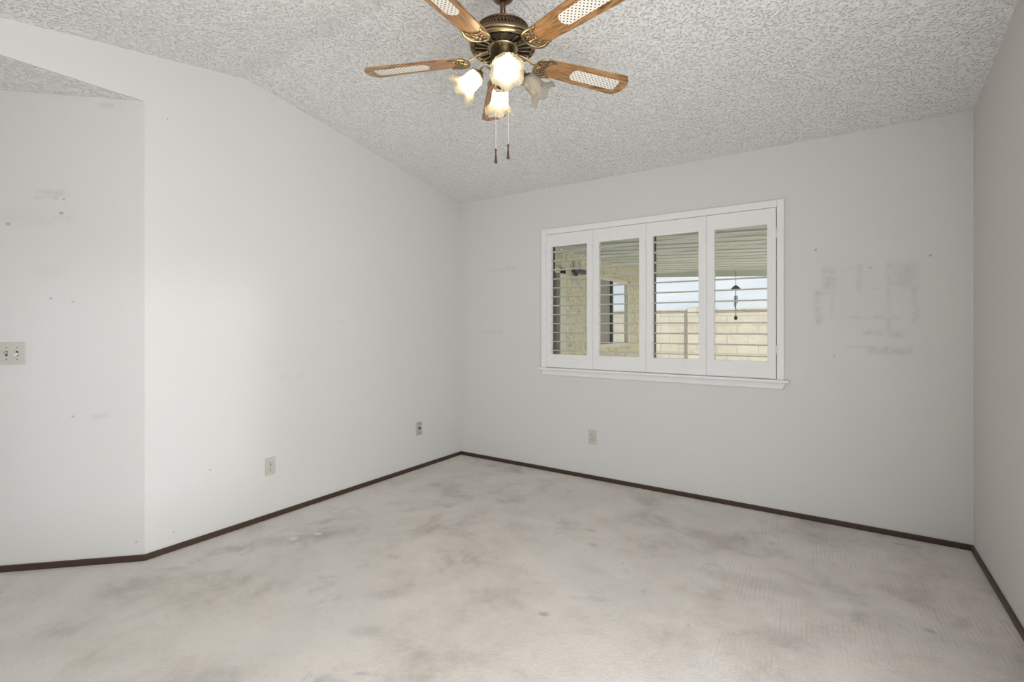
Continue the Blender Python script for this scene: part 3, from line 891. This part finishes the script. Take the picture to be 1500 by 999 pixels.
# patio door of the wing
b = MB()
b.box((SX - .06, sd1 - .15, GZ), (SX + .02, sd1, 2.0)); b.box((SX - .06, sd0, 1.93), (SX + .02, sd1, 2.0)); b.box((SX - .06, sd0, GZ), (SX + .02, sd0 + .07, 2.0))
b.box((SX - .03, 5.33, GZ), (SX, 5.39, 1.93)); b.box((SX - .03, 4.75, GZ), (SX, 4.83, 1.93))
V(b).build('patio_door_frame', M['frame_cream'], wing)
V(MB().box((SX - .05, sd0 + .07, GZ), (SX - .04, sd1 - .15, 1.93))).build('patio_door_glass', M['door_glass'], wing)
# security light on the stucco
sl = empty('wall_light', (SX, 6.05, 2.0)); S(sl, 'small dark wall light high on the outside stucco wall', 'lamp')
MB().box((0, -.17, -.03), (.06, .17, .03)).build('lamp_body', M['alu_dark'], sl, bevel=.008)
MB().lathe([(0, -.055), (.03, -.05), (.038, -.02), (.02, .0), (0, .0)], 14, Matrix.Translation((.045, -.12, -.02))).build('lamp_head', M['alu_dark'], sl)
for yy in (-.13, .05):
    MB().tube(catmull([(.01, yy, .02), (.012, yy + .01, .08), (.008, yy, .15)], 5), .004, 6).build('conduit', M['alu_dark'], sl)

# patio cover : ribbed metal pans running along X, falling away from the wing
PS = .045
rz = lambda x: 2.235 - PS * (x - SX)
pc = empty('patio_cover', (0, 6.2, rz(0))); S(pc, 'ribbed pale green metal patio cover over the patio outside the window', 'patio cover')
b = MB(); x0_, x1_ = SX, .7
ys = []; y = D + T + .03
while y < 8.47:
    ys += [(y, 0), (y + .150, 0), (y + .165, .055), (y + .235, .055), (y + .250, 0)]
    y += .305
ys.append((8.78, 0))
vs = []
for yy, dz in ys:
    vs += [(x0_, yy - 6.2, rz(x0_) + dz - rz(0)), (x1_, yy - 6.2, rz(x1_) + dz - rz(0))]
n = len(ys)
b.add(vs, [(2*i, 2*i+1, 2*i+3, 2*i+2) for i in range(n - 1)])
vs2 = [(x, y, z + .02 + .03) for x, y, z in vs]
pan = b.build('roof_pan', M['roofmetal'], pc)
sm = pan.modifiers.new('solid', 'SOLIDIFY'); sm.thickness = .002
def slopebox(ya, yb, dz0, dz1, xa=SX, xb=.7):
    return MB().add([(xa, ya-6.2, rz(xa)+dz0-rz(0)), (xb, ya-6.2, rz(xb)+dz0-rz(0)), (xb, yb-6.2, rz(xb)+dz0-rz(0)), (xa, yb-6.2, rz(xa)+dz0-rz(0)),
                     (xa, ya-6.2, rz(xa)+dz1-rz(0)), (xb, ya-6.2, rz(xb)+dz1-rz(0)), (xb, yb-6.2, rz(xb)+dz1-rz(0)), (xa, yb-6.2, rz(xa)+dz1-rz(0))],
                    [(0,3,2,1),(4,5,6,7),(0,1,5,4),(1,2,6,5),(2,3,7,6),(3,0,4,7)])
slopebox(8.76, 8.82, -.085, .05).build('fascia', M['roofbeam'], pc)
for xx in (.62,):
    bb = MB().box((xx - .04, 8.55 - 6.2, GZ + .03 - rz(0)), (xx + .04, 8.63 - 6.2, rz(xx) - .01 - rz(0))); bb.build('roof_post', M['roofbeam'], pc)

# block wall
fn = empty('block_wall', (0, 11.1, GZ)); S(fn, 'sunlit tan concrete block wall at the back of the yard', 'wall')
MB().box((-14, 0, 0), (12, .2, 1.60 - GZ)).build('wall_blocks', M['block'], fn)
MB().box((-14, -.02, 1.60 - GZ), (12, .22, 1.635 - GZ)).build('cap_course', M['block'], fn)
px = -2.80
MB().box((px - .0, -.04, 0), (px + .40, .30, 1.68 - GZ)).build('pilaster', M['block'], fn)

# hanging ornament
oy = 8.5; ox = -1.40
orn = empty('hanging_ornament', (ox, oy, rz(ox))); S(orn, 'small dark dome-topped ornament hanging from the patio cover outside', 'wind chime')
MB().tube([(0, 0, -.01), (0, 0, -.30)], .0025, 6).build('hanging_wire', M['alu_dark'], orn)
MB().lathe([(0, -.25), (.03, -.265), (.065, -.30), (.08, -.325), (.05, -.318), (0, -.30)], 20).build('dome', M['alu_dark'], orn)
b = MB(); b.tube([(0, 0, -.32), (0, 0, -.80)], .004, 6)
for j in range(4):
    a = j * PI / 2
    b.tube([(.022*math.cos(a), .022*math.sin(a), -.42), (.022*math.cos(a), .022*math.sin(a), -.54 - .03 * j)], .006, 7)
b.build('chime_tubes', M['alu_dark'], orn)
MB().lathe([(0, -.74), (.022, -.755), (.030, -.78), (.020, -.805), (0, -.815)], 14).build('striker', M['alu_dark'], orn)
